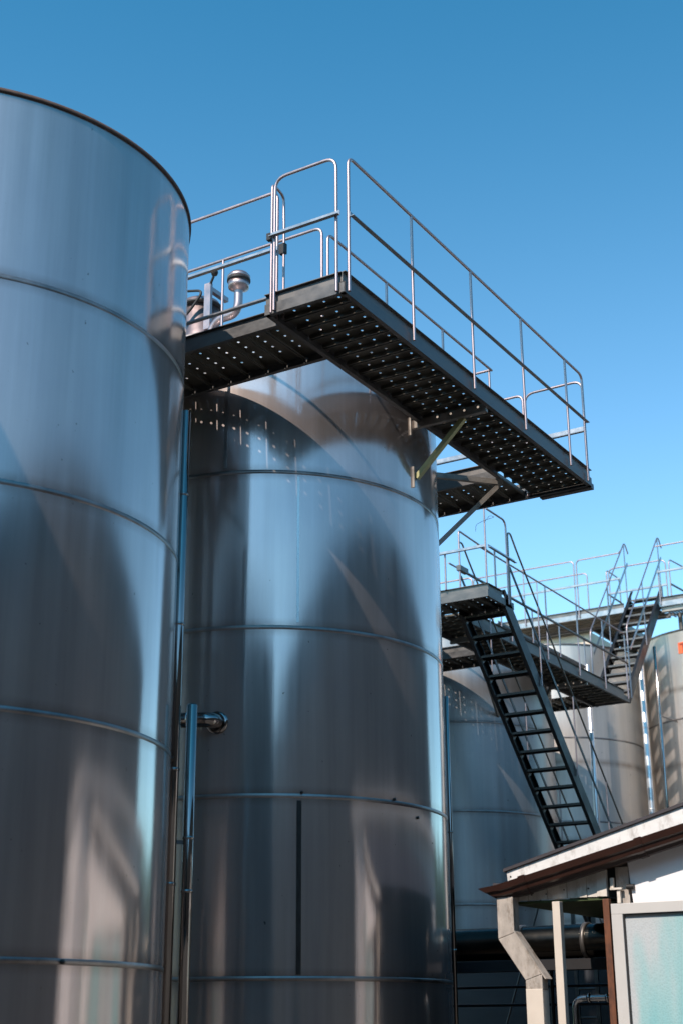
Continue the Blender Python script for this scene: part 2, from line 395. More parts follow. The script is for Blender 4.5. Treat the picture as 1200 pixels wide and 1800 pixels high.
# ------------------------------------------------------------------ walkways
def planks(x0, x1, y0, y1, z, along, pitch=.213, gap=.016, cell=.15, rh=.0135, rows=2, stag=True):
    """perforated planks; 'along' is the axis the planks run in"""
    b = MB()
    L0, L1 = (x0, x1) if along == 'x' else (y0, y1)
    W0, W1 = (y0, y1) if along == 'x' else (x0, x1)
    n = max(1, round((W1-W0)/pitch)); pw = (W1-W0)/n
    P = (lambda l, w, zz: (l, w, zz)) if along == 'x' else (lambda l, w, zz: (w, l, zz))
    flip = along != 'x'
    def face(vs):
        b.add(vs, [tuple(range(len(vs)))] if not flip else [tuple(range(len(vs)-1,-1,-1))])
    for i in range(n):
        a, c = W0+i*pw+gap/2, W0+(i+1)*pw-gap/2
        rw = (c-a)/rows
        for r in range(rows):
            w0, w1 = a+r*rw, a+(r+1)*rw
            off = cell/2 if (stag and r % 2) else 0.02
            l = L0
            if off: face([P(l,w0,z), P(l+off,w0,z), P(l+off,w1,z), P(l,w1,z)]); l += off
            while l + cell <= L1 + 1e-6:
                cx, cy = l+cell/2, (w0+w1)/2
                ring = [(l,w0),(cx,w0),(l+cell,w0),(l+cell,cy),(l+cell,w1),(cx,w1),(l,w1),(l,cy)]
                hole = [(cx+rh*cos(t), cy+rh*sin(t)) for t in [radians(225+45*k) for k in range(8)]]
                for k in range(8):
                    k2 = (k+1) % 8
                    face([P(*ring[k],z), P(*ring[k2],z), P(*hole[k2],z), P(*hole[k],z)])
                l += cell
            if L1-l > .002: face([P(l,w0,z), P(L1,w0,z), P(L1,w1,z), P(l,w1,z)])
        for w, s in ((a, 1), (c, -1)):
            for q in ((w, w, z, z-.045), (w, w+s*.016, z-.045, z-.045)):
                vs = [P(L0,q[0],q[2]), P(L1,q[0],q[2]), P(L1,q[1],q[3]), P(L0,q[1],q[3])]
                b.add(vs, [(0,1,2,3)] if s > 0 else [(3,2,1,0)])
    return b

def channel(t, p0, p1, zb, zt, out, name='frame_channel', mt='galv', w=.045):
    """a C-channel along p0-p1 (plan), open side away from 'out'"""
    p0, p1 = Vector((*p0, 0)), Vector((*p1, 0)); o = Vector((*out, 0))
    b = MB(); th = .006
    def slab(off0, off1, z0, z1):
        c = (off0+off1)/2
        b.beam(p0+o*c+Vector((0,0,(z0+z1)/2)), p1+o*c+Vector((0,0,(z0+z1)/2)), abs(off1-off0), z1-z0)
    slab(-th, 0, zb, zt); slab(-w, -th-.0005, zb+.0005, zb+.006); slab(-w, -th-.0005, zt-.006, zt-.0005)
    return b.build(name, M[mt], t)

def toe(t, p0, p1, z0, z1, out):
    p0, p1 = Vector((*p0, 0)), Vector((*p1, 0)); o = Vector((*out, 0))
    b = MB()
    b.beam(p0-o*.022+Vector((0,0,(z0+z1)/2)), p1-o*.022+Vector((0,0,(z0+z1)/2)), .005, z1-z0)
    b.beam(p0-o*.008+Vector((0,0,z1+.003)), p1-o*.008+Vector((0,0,z1+.003)), .034, .006)
    return b.build('toe_board', M['toe'], t)

def hoop(t, p0, p1, zb, zt, rad=.1, down=(1,1), r=.0145, z1b=None):
    """handrail tube between plan points; ends turn down to zb where down is set"""
    a0, a1 = Vector((*p0, zt)), Vector((*p1, zt)); pts = []
    if down[0]: pts.append(Vector((*p0, zb)))
    pts += [a0, a1]
    if down[1]: pts.append(Vector((*p1, z1b if z1b is not None else zb)))
    return MB().tube(rounded(pts, rad) if len(pts) > 2 else pts, r, 12).build('handrail', M['tube'], t)
def posts(t, pts, zb, zt, r=.0135):
    for p in pts: MB().tube([Vector((*p, zb)), Vector((*p, zt))], r, 12).build('post', M['tube'], t)
def midbar(t, p0, p1, z, inn, mt='angle', h=.045, w=.04):
    p0, p1 = Vector((*p0, 0)), Vector((*p1, 0)); o = Vector((*inn, 0)); b = MB()
    b.beam(p0+o*.016+Vector((0,0,z)), p1+o*.016+Vector((0,0,z)), .005, h)
    b.beam(p0+o*(.016+w/2)+Vector((0,0,z-h/2-.0025)), p1+o*(.016+w/2)+Vector((0,0,z-h/2-.0025)), w, .005)
    return b.build('mid_rail', M[mt], t)

ZB = 7.33; ZD = 7.425; ZT = 7.52; RT = 8.64; RM = 8.07
def w1():
    t = thing('catwalk', 'galvanised perforated catwalk with tubular railings wrapped around the big centre tank', 'catwalk', 'perforated steel walkways')
    # decking
    planks(8.95, 14.18, 5.44, 6.18, ZD, 'y').build('deck_planks', M['plank'], t, solid=.003)
    planks(9.14, 9.86, 6.215, 9.62, ZD, 'x', cell=.118, stag=False).build('deck_planks', M['plank'], t, solid=.003)
    planks(13.46, 14.18, 6.215, 9.62, ZD, 'x', cell=.118, stag=False).build('deck_planks', M['plank'], t, solid=.003)
    # frames
    zt = ZD+.005
    channel(t, (8.90,5.41), (14.22,5.41), ZB, zt, (0,-1))
    channel(t, (8.90,5.413), (8.90,6.21), ZB, zt, (-1,0))
    channel(t, (9.1,6.213), (9.1,9.65), ZB, zt, (-1,0))
    channel(t, (9.90,6.213), (9.90,9.65), ZB, zt, (1,0))
    channel(t, (9.905,6.21), (13.41,6.21), ZB, zt, (0,1))
    channel(t, (8.905,6.21), (9.9,6.21), ZB, zt, (0,1))
    channel(t, (13.415,6.213), (13.415,9.65), ZB, zt, (-1,0))
    channel(t, (14.22,5.413), (14.22,9.65), ZB, zt, (1,0))
    for x in (11.62,): MB().box(x-.025, x+.025, 5.45, 6.26, ZB-.05, ZB+.035).build('cross_beam', M['bracket'], t)
    MB().box(14.222, 14.30, 5.42, 6.05, ZB-.012, ZB+.05).build('end_beam', M['galv'], t)
    # toe boards
    toe(t, (8.90,5.41), (14.22,5.41), ZD+.006, ZT, (0,-1))
    toe(t, (8.90,5.44), (8.90,6.21), ZD+.006, ZT, (-1,0))
    toe(t, (9.1,6.22), (9.1,9.65), ZD+.006, ZT-.04, (-1,0))
    toe(t, (14.22,5.44), (14.22,9.65), ZD+.006, ZT, (1,0))
    toe(t, (13.415,6.25), (13.415,9.65), ZD+.006, ZT, (-1,0))
    toe(t, (9.93,6.21), (13.41,6.21), ZD+.006, ZT, (0,1))
    # long outer rail
    y = 5.385
    hoop(t, (8.93,y), (14.06,y), ZB+.01, RT, .09)
    posts(t, [(x,y) for x in (10.04, 11.24, 12.41, 13.57)], ZB+.03, RT-.005)
    midbar(t, (8.92,y), (14.08,y), RM, (0,-1), h=.042)
    # front gate panel
    x = 8.878
    hoop(t, (x,5.475), (x,6.10), ZB+.01, RT, .12)
    midbar(t, (x,5.43), (x,6.13), RM, (-1,0))
    # curl joining to the branch rail
    MB().tube(rounded([(8.9,6.145,ZB+.01),(8.9,6.145,RT-.02),(9.12,6.17,RT-.03),(9.12,6.17,RT-.2),(9.11,6.16,RT-.3),(9.11,6.16,ZB+.05)], .07), .0125, 12).build('handrail', M['tube'], t)
    MB().box(8.86, 8.90, 6.135, 6.175, RM-.035, RM+.03).build('rail_clamp', M['rubber'], t)
    MB().box(9.09, 9.13, 6.14, 6.2, RM-.05, RM+.05).build('rail_clamp', M['rubber'], t)
    # near branch rail
    x = 9.085
    hoop(t, (x,6.215), (x,9.6), ZB+.02, RT+.02, .09, (1,1))
    midbar(t, (x,6.2), (x,9.6), RM, (-1,0))
    midbar(t, (x,6.2), (x,9.6), ZB+.27, (-1,0), h=.035)
    # branch inner rail
    x = 9.86
    hoop(t, (x,6.24), (x,9.6), ZB+.08, RT+.06, .09)
    posts(t, [(x,7.38),(x,8.5)], ZB+.08, RT+.055)
    # inner rail of the long run
    y = 6.2
    hoop(t, (9.90,y), (13.38,y), ZB+.08, RT, .09, (1,0))
    posts(t, [(x,y) for x in (11.0, 12.2)], ZB+.08, RT-.005)
    hoop(t, (13.38,y), (13.38,9.6), ZB+.08, RT, .03, (0,1))
    posts(t, [(13.39,6.23),(13.39,7.6)], ZB+.08, RT-.005)
    MB().tube([(13.38,6.2,RT),(13.40,6.2,RT)], .0125, 12).build('rail_joint', M['tube'], t)
    # far end rails
    x = 14.2
    hoop(t, (x,5.44), (x,6.16), ZB+.03, RT, .12)
    hoop(t, (x,6.19), (x,9.6), ZB+.03, RT, .09)
    midbar(t, (x,5.44), (x,9.6), RM-.02, (1,0), h=.05)
    # brackets to the tank
    b = MB().beam((11.62,6.30,ZB-.022), (11.62,5.75,ZB-.022), .045, .055)
    b.build('bracket_arm', M['bracket'], t)
    MB().beam((11.60,6.235,6.74), (11.66,5.72,ZB-.04), .05, .05, (1,0,0)).build('brace', metal('olive_reflection_brace', (.40,.40,.20), .5, .3, .3, (7,7,7)), t)  # green reflection on the brace is put into its base colour
    MB().box(11.50,11.515,6.232,6.262,ZB-.16,ZB+.03).box(11.53,11.545,6.225,6.262,6.62,6.84).build('fixing_plate', M['bracket'], t)
    MB().beam((12.72,6.86,ZB-.03), (13.50,6.19,ZB-.03), .045, .06).build('bracket_arm', M['bracket'], t)
    MB().beam((13.48,6.22,ZB-.06), (12.87,6.78,6.42), .05, .05).build('brace', M['bracket'], t)
    return t
w1()

def w2():
    t = thing('catwalk', 'dark perforated catwalk and landing between the two steel stairs, in front of the rear tanks', 'catwalk', 'perforated steel walkways')
    zt = ZD+.005
    planks(18.31, 25.18, 9.18, 9.86, ZD, 'y').build('deck_planks', M['plank'], t, solid=.003)
    planks(17.52, 18.29, 8.33, 9.86, ZD, 'x').build('deck_planks', M['plank'], t, solid=.003)
    planks(20.41, 21.11, 9.93, 13.6, ZD, 'x', cell=.118, stag=False).build('deck_planks', M['plank'], t, solid=.003)
    planks(24.5, 25.18, 9.93, 12.9, ZD, 'x').build('deck_planks', M['plank'], t, solid=.003)
    channel(t, (17.47,8.30), (17.47,9.92), ZB, zt, (-1,0))
    channel(t, (17.475,8.30), (18.33,8.30), ZB, zt, (0,-1))
    channel(t, (18.33,8.303), (18.33,9.14), ZB, zt, (1,0))
    channel(t, (18.335,9.15), (25.22,9.15), ZB, zt, (0,-1))
    channel(t, (17.475,9.90), (25.22,9.90), ZB, zt, (0,1))
    channel(t, (25.22,9.153), (25.22,12.9), ZB, zt, (1,0))
    channel(t, (20.37,9.905), (20.37,13.6), ZB, zt, (-1,0))
    channel(t, (21.15,9.905), (21.15,13.6), ZB, zt, (1,0))
    toe(t, (17.47,8.30), (17.47,9.92), ZD+.006, ZT, (-1,0))
    toe(t, (17.5,8.30), (17.97,8.30), ZD+.006, ZT, (0,-1))
    toe(t, (18.33,9.15), (25.0,9.15), ZD+.006, ZT, (0,-1))
    toe(t, (21.2,9.90), (25.2,9.90), ZD+.006, ZT, (0,1))
    toe(t, (20.37,9.94), (20.37,13.6), ZD+.006, ZT, (-1,0))
    for x in (19.4, 23.2): MB().box(x-.025, x+.025, 9.17, 9.9, ZB-.05, ZB+.035).build('cross_beam', M['bracket'], t)
    MB().beam((23.2,9.88,ZB-.03), (23.0,9.95,6.95), .045, .045, (1,0,0)).build('brace', M['bracket'], t)
    MB().beam((20.5,9.92,ZB-.03), (21.9,10.3,6.6), .045, .045, (1,0,0)).build('brace', M['bracket'], t)
    # landing rails
    midbar(t, (17.45,8.3), (17.45,9.9), RM, (-1,0))
    posts(t, [(17.45,8.30)], ZT, RT)
    posts(t, [(17.45,8.95),(17.45,9.85)], ZT, RM)
    hoop(t, (17.47,8.28), (18.12,8.28), ZB+.03, RT, .12, (0,1))
    midbar(t, (17.45,8.28), (18.35,8.28), RM, (0,-1))
    posts(t, [(17.72,8.29)], ZT, RM)
    hoop(t, (18.13,9.06), (19.4,9.12), ZT, RT, .06, (1,0))
    MB().box(18.1,18.36,9.03,9.1,RM-.06,RM+.02).build('rail_clamp', M['toe'], t)
    MB().tube(rounded([(17.44,8.30,8.42),(17.42,8.20,8.50),(17.42,8.12,8.46),(17.42,8.30,8.44),(17.42,8.42,8.40),(17.42,8.43,8.30)], .03), .003, 6).build('loose_wire', M['rubber'], t)
    # rail beside the stair, then the long run
    hoop(t, (18.9,9.13), (25.12,9.13), ZB+.03, RT, .05, (0,1), z1b=ZB+.05)
    posts(t, [(x,9.13) for x in (20.05, 21.45, 22.8, 24.0)], ZB+.03, RT-.005)
    midbar(t, (18.4,9.13), (25.14,9.13), RM, (0,-1), 'toe')
    hoop(t, (19.4,9.89), (25.0,9.89), ZT, RT-.02, .09, (0,1))
    posts(t, [(x,9.89) for x in (21.3, 22.6, 23.8)], ZT, RT-.02)
    midbar(t, (21.2,9.89), (25.0,9.89), RM, (0,1), 'toe')
    midbar(t, (17.5,9.88), (20.3,9.88), RM, (0,1), 'toe')
    hoop(t, (20.36,9.95), (20.36,13.4), ZT, RT, .09)
    return t
w2()

def w3():
    zb = 9.70; zd = zb+.095; zt = zb+.19; rt = 10.99; rm = 10.43
    t = thing('catwalk', 'highest pale catwalk with rounded railings along the rear tank tops at the far right', 'catwalk', 'perforated steel walkways')
    planks(27.34, 28.2, 9.3, 13.3, zd, 'y').build('deck_planks', M['plank'], t, solid=.003)
    # open grating to the right of the stair
    b = MB()
    for i in range(52):
        y = 6.0+i*.062; b.box(27.34, 28.5, y, y+.022, zd-.03, zd)
    for x in (27.6, 27.9, 28.2): b.box(x, x+.03, 6.0, 9.25, zd-.06, zd-.031)
    tag(b.build('grating_bars', M['galv'], t), 'open bar grating at the right end')
    channel(t, (27.3,5.9), (27.3,9.12), zb, zd+.01, (-1,0), mt='angle')
    channel(t, (27.3,9.88), (27.3,13.4), zb, zd+.01, (-1,0), mt='angle')
    channel(t, (28.24,9.2), (28.24,13.4), zb, zd+.01, (1,0))
    toe(t, (27.3,5.9), (27.3,9.12), zd+.012, zt, (-1,0)); toe(t, (27.3,9.88), (27.3,13.4), zd+.012, zt, (-1,0))
    planks(28.28, 31.0, 10.3, 10.95, zd, 'y').build('deck_planks', M['plank'], t, solid=.003)
    channel(t, (28.26,10.98), (31,10.98), zb-.02, zd, (0,1), mt='toe')
    channel(t, (28.26,10.27), (31,10.27), zb-.02, zd, (0,-1), mt='toe')
    x = 27.28
    hoop(t, (x,9.90), (x,10.86), zb+.03, rt, .1, (0,1)); hoop(t, (x,10.92), (x,13.3), zb+.03, rt, .1, (1,1))
    MB().tube([(x,9.9,rt),(x+.12,9.87,rt+.12)], .0125, 10).build('handrail', M['tube'], t)
    posts(t, [(x,12.1)], zb+.03, rt)
    midbar(t, (x,9.9), (x,13.3), rm, (-1,0))
    hoop(t, (x,6.0), (x,9.1), zb+.03, rt, .05, (1,0)); midbar(t, (x,6.0), (x,9.1), rm, (-1,0))
    posts(t, [(x,9.08)], zb+.03, rm+.05)
    posts(t, [(x,7.4)], zb+.03, rt)
    x = 28.22
    hoop(t, (x,9.22), (x,10.5), zb+.03, rt, .13, (1,1)); hoop(t, (x,11.0), (x,13.3), zb+.03, rt, .1, (1,1))
    midbar(t, (x,9.22), (x,10.5), rm, (-1,0)); posts(t, [(x,12.2)], zb+.03, rt)
    hoop(t, (x+.02,10.56), (x+.8,10.56), zb+.03, rt, .12); midbar(t, (x,10.56), (x+.8,10.56), rm, (0,-1), 'toe')
    hoop(t, (x+.02,9.15), (x+.85,9.05), zb+.03, rt, .12); midbar(t, (x,9.15), (x+.8,9.08), rm, (0,-1), 'toe')
    hoop(t, (x+.9,9.0), (x+.9,7.0), zb+.03, rt, .12)
    for y in (8.95,): MB().box(28.05,28.13,y-.04,y+.04,9.21,zd-.062).build('support_leg', M['galv'], t)
    MB().box(27.36,27.42,5.95,9.1,zb-.10,zb-.003).build('cross_beam', M['bracket'], t)
    return t
w3()

# ------------------------------------------------------------------ stairs
def stair(label, x0, z0, run, slope, ya, yb, rail_off, mid_off, hoop_top, n, depth=.2, descend=True, bright=False):
    """straight steel stair in x; (x0,z0) is the underside of the stringer at its top (descending) or foot (climbing)"""
    t = thing('steel_stair', label, 'stair', 'straight steel stairs with tube handrails')
    sg = -1 if descend else 1
    L = lambda x: z0 + sg*slope*(x-x0)
    x1 = x0 + run; dv = depth*sqrt(1+slope*slope)
    for y in (ya, yb):
        MB().prism([(x0,y,L(x0)),(x1,y,L(x1)),(x1,y,L(x1)+dv),(x0,y,L(x0)+dv)], (0,.008 if y == ya else -.008,0)).build('stringer', M['dark'], t)
        s = 1 if y == ya else -1
        b = MB()
        for o in (0.0005, dv-.008):
            b.prism([(x0,y+s*.008,L(x0)+o),(x1,y+s*.008,L(x1)+o),(x1,y+s*.008,L(x1)+o+.008),(x0,y+s*.008,L(x0)+o+.008)], (0,s*.05,0))
        b.build('stringer_flange', M['dark'], t)
    tr0 = None
    for i in range(n):
        x = x0 + (i+.6)*run/n; z = L(x) + dv*.5
        if tr0 is None:
            b = MB()
            b.box(x-.10, x+.10, ya+.06, yb-.06, z-.004, z).box(x-.10, x-.096, ya+.06, yb-.06, z-.034, z-.0045).box(x+.096, x+.10, ya+.06, yb-.06, z-.034, z-.0045)
            tr0 = b.build('tread', M['dark' if not bright else 'galv'], t); tx, tz = x, z
            b = MB()
            br0 = []
            for yy in (ya+.010, yb-.058): br0.append(MB().prism([(x-.08,yy,z-.036),(x+.08,yy,z-.036),(x,yy,z-.095)], (0,.004,0)).box(x-.09, x+.09, yy, yy+.048, z-.0365, z-.0325).build('tread_bracket', M['galv'], tr0))
        else:
            c = tr0.copy(); link(c, t); c.location = (x-tx, 0, z-tz)
            for q in br0: link(q.copy(), c)
    for y, s in ((ya-.02, -1), (yb+.02, 1)):
        H = lambda x: L(x)+rail_off
        if descend:
            pts = [(x0+.12,y,L(x0)+.1), (x0+.12,y,hoop_top), (x0+.22,y,hoop_top+.02), (x0+.42,y,H(x0+.42)), (x1,y,H(x1)), (x1,y,L(x1)+dv)]
        else:
            pts = [(x0+.02,y,L(x0)+.1), (x0+.02,y,H(x0+.02)), (x1-.1,y,H(x1-.1)), (x1+.08,y,hoop_top)]
        MB().tube(rounded(pts, .12), .0135, 12).build('handrail', M['tube' if not descend else 'toe_tube'], t)
        MB().beam((x0+.15,y,L(x0+.15)+mid_off), (x1,y,L(x1)+mid_off), .012, .05).build('mid_rail', M['dark' if descend else 'angle'], t)
        k = 1.16
        nn = int(run/k)
        for i in range(nn):
            x = x0+1.1+i*k
            if x < x1-.1: MB().tube([(x,y,L(x)+dv*.6),(x,y,H(x))], .0115, 12).build('post', M['tube'], t)
    return t
M['toe_tube'] = metal('dull_handrail_tube', (.22,.20,.17), .36, .9, .3, (5,5,5))
stair('tall dark stair climbing left from behind the gutter roof to the landing', 18.05, ZB-.04, 7.1, 1.0, 8.30, 9.06, 1.40, .80, 8.47, 29)
stair('short steep stair rising right to the highest walkway, sky showing between its treads', 25.27, ZB, 2.42, 1.08, 9.15, 9.85, 1.48, .92, 11.10, 12, descend=False, bright=True)

# ------------------------------------------------------------------ pipes
def pipe(label, x, y, z0, z1, r, joints, mt='chrome', clamp=None, group='vertical steel pipes beside the tanks'):
    t = thing('steel_pipe', label, 'pipe', group, (x, y, z0))
    MB().lathe([(0,z0),(r,z0),(r,z1-.01),(r-.01,z1),(r*.6,z1)], (x,y,0), 32).build('tube', M[mt], t)
    for z in joints: MB().lathe([(r,z-.012),(r+.005,z-.009),(r+.005,z+.009),(r,z+.012)], (x,y,0), 32).build('joint_ring', M[mt], t)
    if clamp:
        for z, dx, dy in clamp: MB().beam((x,y,z), (x+dx,y+dy,z), .012, .03).build('clamp', M['galv'], t)
    return t
pipe('long mirror-bright pipe rising between the two nearest tanks', 8.40, 6.625, 0, 6.35, .040, (5.62, 4.55, 3.43, 2.6), clamp=((3.43,-.25,.12),(5.0,-.2,.2)))
pipe('shorter mirror-bright pipe with an open top beside the long one', 8.485, 6.535, 0, 3.93, .040, (2.93, 2.55), clamp=((2.9,-.1,.1),))
pipe('bare pipe down the front of the tan rear tank', 25.72, 10.15, 0, 8.3, .05, (7.0, 5.2), 'pipe_pale')
pipe('thick pale pipe in the gap between the two rear right tanks', 27.04, 9.53, 0, 8.67, .06, (7.2, 5.6), 'pipe_pale')
pipe('thin shiny pipe running down the left side of the tank with the orange sign', 26.78, 9.12, 0, 8.75, .033, (7.4, 5.6), 'chrome', clamp=((7.35,.85,-.1),(5.55,.85,-.1)))
pipe('slim pipe clipped to the right flank of the big centre tank', T1c[0]+1.775*cos(radians(301)), T1c[1]+1.775*sin(radians(301)), 0, 4.75, .02, (3.4, 2.3), 'chrome')

# ------------------------------------------------------------------ the small building with the gutter
def loft(b, secs):
    n = len(secs[0]); k0 = len(b.v)
    vs = [p for sct in secs for p in sct]; fs = []
    for i in range(len(secs)-1):
        for j in range(n): fs.append((i*n+j, i*n+(j+1)%n, (i+1)*n+(j+1)%n, (i+1)*n+j))
    fs += [tuple(range(n-1,-1,-1)), tuple(range((len(secs)-1)*n, len(secs)*n))]
    b.add(vs, fs); return b
BK = 1.35
def building():
    before = set(o.name for o in bpy.data.objects)
    t = thing('utility_building', 'small white building with brown gutter, cream downpipe and teal glass window at bottom right', 'building')
    XW = 8.47; YR = 0.9                                    # wall plane, ridge
    rk = lambda y: 2.541 + (3.939-y)*.266                  # rake line of the roof top
    gb = lambda y: 2.368 + (3.877-y)*.230                  # underside of the gutter
    w = MB().prism([(XW,3.168,gb(3.168)+.05), (XW,YR,gb(YR)+.05), (XW,-2.1,2.52), (XW,-2.1,0), (XW,3.14,0), (XW,3.146,2.305)], (.2,0,0)); w.build('wall', M['wall'], t)
    MB().box(XW+.2,13.5,2.95,3.13,0,2.5).build('wall', M['black'], t)
    MB().box(XW+.2,13.5,-2.1,-1.9,0,2.5).build('wall', M['wall'], t)
    MB().box(13.3,13.5,-1.9,2.95,0,2.5).build('wall', M['wall'], t)
    # rake fascia, roof sheet
    XF = 8.375
    MB().prism([(XF,3.932,2.529), (XF,YR,rk(YR)-.012), (XF,YR,rk(YR)-.13), (XF,3.925,2.44)], (.022,0,0)).build('fascia', M['fascia'], t, bevel=.002)
    MB().lathe([(0,.004),(.005,.003),(.006,0)], (XF,3.905,2.497), 10, (-1,0,0)).build('screw_head', M['rubber'], t)
    MB().prism([(8.36,3.95,2.527), (8.36,3.95,2.546), (8.36,YR,rk(YR)+.006), (8.36,-2.3,2.60), (8.36,-2.3,2.58), (8.36,YR,rk(YR)-.013)], (5.3,0,0)).build('roof', M['roof'], t)
    MB().prism([(XF,YR,rk(YR)-.012),(XF,-2.2,2.57),(XF,-2.2,2.45),(XF,YR,rk(YR)-.13)], (.022,0,0)).build('fascia', M['fascia'], t)
    MB().prism([(8.40,3.90,2.43),(8.40,YR,gb(YR)+.06),(13.4,YR,gb(YR)+.06),(13.4,3.90,2.43)], (0,0,.012)).build('soffit', M['brown'], t)
    # moulded brown gutter running up the rake
    prof = [(0,1),(0,.02),(.012,0),(.048,0),(.056,.18),(.070,.26),(.074,.52),(.086,.60),(.09,1),(.082,1),(.078,.66),(.066,.58),(.060,.30),(.046,.14),(.015,.14),(.008,1)]
    def sec(yb, zb, yt, zt, g=0, pr=prof):
        return [(8.41-o*(1.2+g), yb+(yt-yb)*k, zb-g*.03+(zt-zb+g*.06)*k) for o, k in pr]
    S_ = [(3.992,2.362,4.10,2.428),(3.93,2.362,3.97,2.446),(3.85,2.374,3.87,2.470),(3.568,2.436,3.58,2.537),(2.76,2.625,2.77,2.727),(YR,gb(YR),YR,gb(YR)+.105)]
    gut = loft(MB(), [sec(*q) for q in S_]).build('gutter', M['brown'], t)
    loft(MB(), [[(8.41,y0,z0),(8.41,y0+.001,z0+.001),(8.41,y1,z1),(8.302,y1,z1),(8.36,y0,z0)] for (y0,z0,y1,z1) in ((3.993,2.363,4.103,2.427),(3.990,2.363,4.099,2.427))]).build('end_cap', M['brown'], gut)
    for y in (3.79, 3.02, 2.2):
        o = [(p[0]*1.05, p[1]) for p in prof[:9]]
        def sj(yy): return sec(yy, gb(yy)-.004, yy+.012, gb(yy)+.102, .08, prof[:9])
        loft(MB(), [sj(y+.022), sj(y-.022)]).build('gutter_joint', M['brown'], gut)
    MB().prism([(8.62,4.10,2.475),(8.62,3.92,2.470),(8.62,3.92,2.44),(8.62,4.06,2.44)], (.04,0,0)).build('roof_edge_trim', M['roof'], t)
    MB().prism([(8.60,4.14,2.487),(8.60,3.90,2.472),(8.60,3.90,2.462),(8.60,4.14,2.473)], (.08,0,0)).build('roof_edge_trim', M['roof'], t)
    # ribbed cladding above the porch opening
    n = 10; ys = [3.955-i*(3.955-3.30)/n for i in range(n+1)]; b = MB()
    for i in range(n):
        a, c = ys[i]-.0015, ys[i+1]+.0015; d = .006 if i % 2 else 0
        b.prism([(XW-.02-d,a,gb(a)+.03),(XW-.02-d,c,gb(c)+.03),(XW-.02-d,c,2.353),(XW-.02-d,a,2.356)], (.03,0,0))
    b.build('cladding', M['board'], t)
    for y in (3.80, 3.70, 3.58, 3.42): MB().lathe([(0,.010),(.004,.008),(.005,0)], (XW-.022,y,2.385+(.02 if y < 3.6 else 0)), 8, (-1,0,0)).build('screw_head', M['rubber'], t)
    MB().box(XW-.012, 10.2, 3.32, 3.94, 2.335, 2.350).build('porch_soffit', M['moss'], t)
    # downpipe with two bends
    px = 8.388
    P1, P2_ = Vector((px,3.940,2.140)), Vector((px,3.768,1.893))
    d = (P2_-P1).normalized(); dpb = MB()
    cl = [Vector((px,3.940,2.375)), P1, P2_, Vector((px,3.768,1.815))]; hw = .055; left = []; right = []
    for i, c in enumerate(cl):
        a = (c-cl[i-1]).normalized() if i else (cl[1]-c).normalized()
        e = (cl[i+1]-c).normalized() if i < 3 else a
        tt = (a+e).normalized(); nn = Vector((0,-tt.z,tt.y)); kk = hw/max(.3, tt.dot(a))
        left.append(c+nn*kk); right.append(c-nn*kk)
    for i in range(3):
        g = .0012
        u_ = (cl[i+1]-cl[i]).normalized()*g
        dpb.prism([left[i]+u_, left[i+1]-u_, right[i+1]-u_, right[i]+u_], (.084,0,0)) if False else dpb.prism([q+Vector((-.042,0,0)) for q in (left[i]+u_, left[i+1]-u_, right[i+1]-u_, right[i]+u_)], (.084,0,0))
    down = dpb.build('downpipe', M['drain'], t, bevel=.004)
    MB().beam((px,3.768,1.825), (px,3.768,0), .110, .090, (1,0,0)).build('lower_sleeve', M['post'], down, bevel=.003)
    nrm = Vector((0,d.z*-1,d.y)).normalized(); nrm = nrm if nrm.z > 0 else -nrm
    MB().beam(P1+nrm*.059-d*.02, P2_+nrm*.059+d*.055, .096, .006, nrm).build('folded_seam', M['drain'], down)
    # cream post and brown post
    MB().box(8.39, 8.44, 3.592, 3.642, 0, 2.334).build('post', M['post'], t, bevel=.003)
    p = MB().box(8.39, 8.43, 3.272, 3.312, 0, 2.334).build('post', M['brownpost'], t, bevel=.003); p['label'] = 'rusty brown post'
    # bracket and pipe end in the wall corner
    MB().box(8.44,8.46,3.255,3.275,2.40,2.46).box(8.43,8.46,3.20,3.275,2.388,2.3995).box(8.44,8.46,3.215,3.235,2.31,2.3875).build('wall_bracket', M['board'], t)
    MB().box(8.475,8.60,3.168,3.25,2.30,gb(3.2)).build('corner_post', M['drain'], t)
    MB().tube([(8.455,3.175,2.402),(8.455,3.128,2.402)], .016, 16).build('pipe_stub', M['rubber'], t)
    # window: frame and patterned glass
    b = MB()
    for q in ((3.180,3.250,.9,2.2385), (2.20,2.25,.9,2.2385), (1.20,1.27,.9,2.2385)): b.box(8.36,8.42,q[0],q[1],q[2],q[3])
    b.box(8.36,8.42,1.2,3.25,2.239,2.300).box(8.34,8.42,1.2,3.25,.84,.8995)
    fr = b.build('window_frame', M['frame'], t, bevel=.003)
    MB().box(8.385,8.393,2.2505,3.1795,.9,2.2385).build('pane', M['glass'], fr)
    MB().box(8.385,8.393,1.2705,2.1995,.9,2.2385).build('pane', M['glass'], fr)
    MB().box(8.368,8.384,3.172,3.179,.9,2.2385).box(8.368,8.384,2.2505,3.1715,2.231,2.2385).build('rubber_seal', M['rubber'], fr)
    # building scaled up about the camera to match its reflection, then clamped to ground
    for o in [o for o in bpy.data.objects if o.name not in before and o.type == 'MESH']:
        for v in o.data.vertices:
            v.co.x *= BK; v.co.y *= BK; v.co.z = max(0.0, 1.6 + (v.co.z-1.6)*BK)
    t.location = (8.47*BK, 2.0*BK, 0)
    for o in [o for o in bpy.data.objects if o.name not in before and o.type == 'MESH' and o.parent == t]:
        o.data.transform(Matrix.Translation(-t.location))
        for c in o.children: c.data.transform(Matrix.Translation(-t.location))
    return t
building()

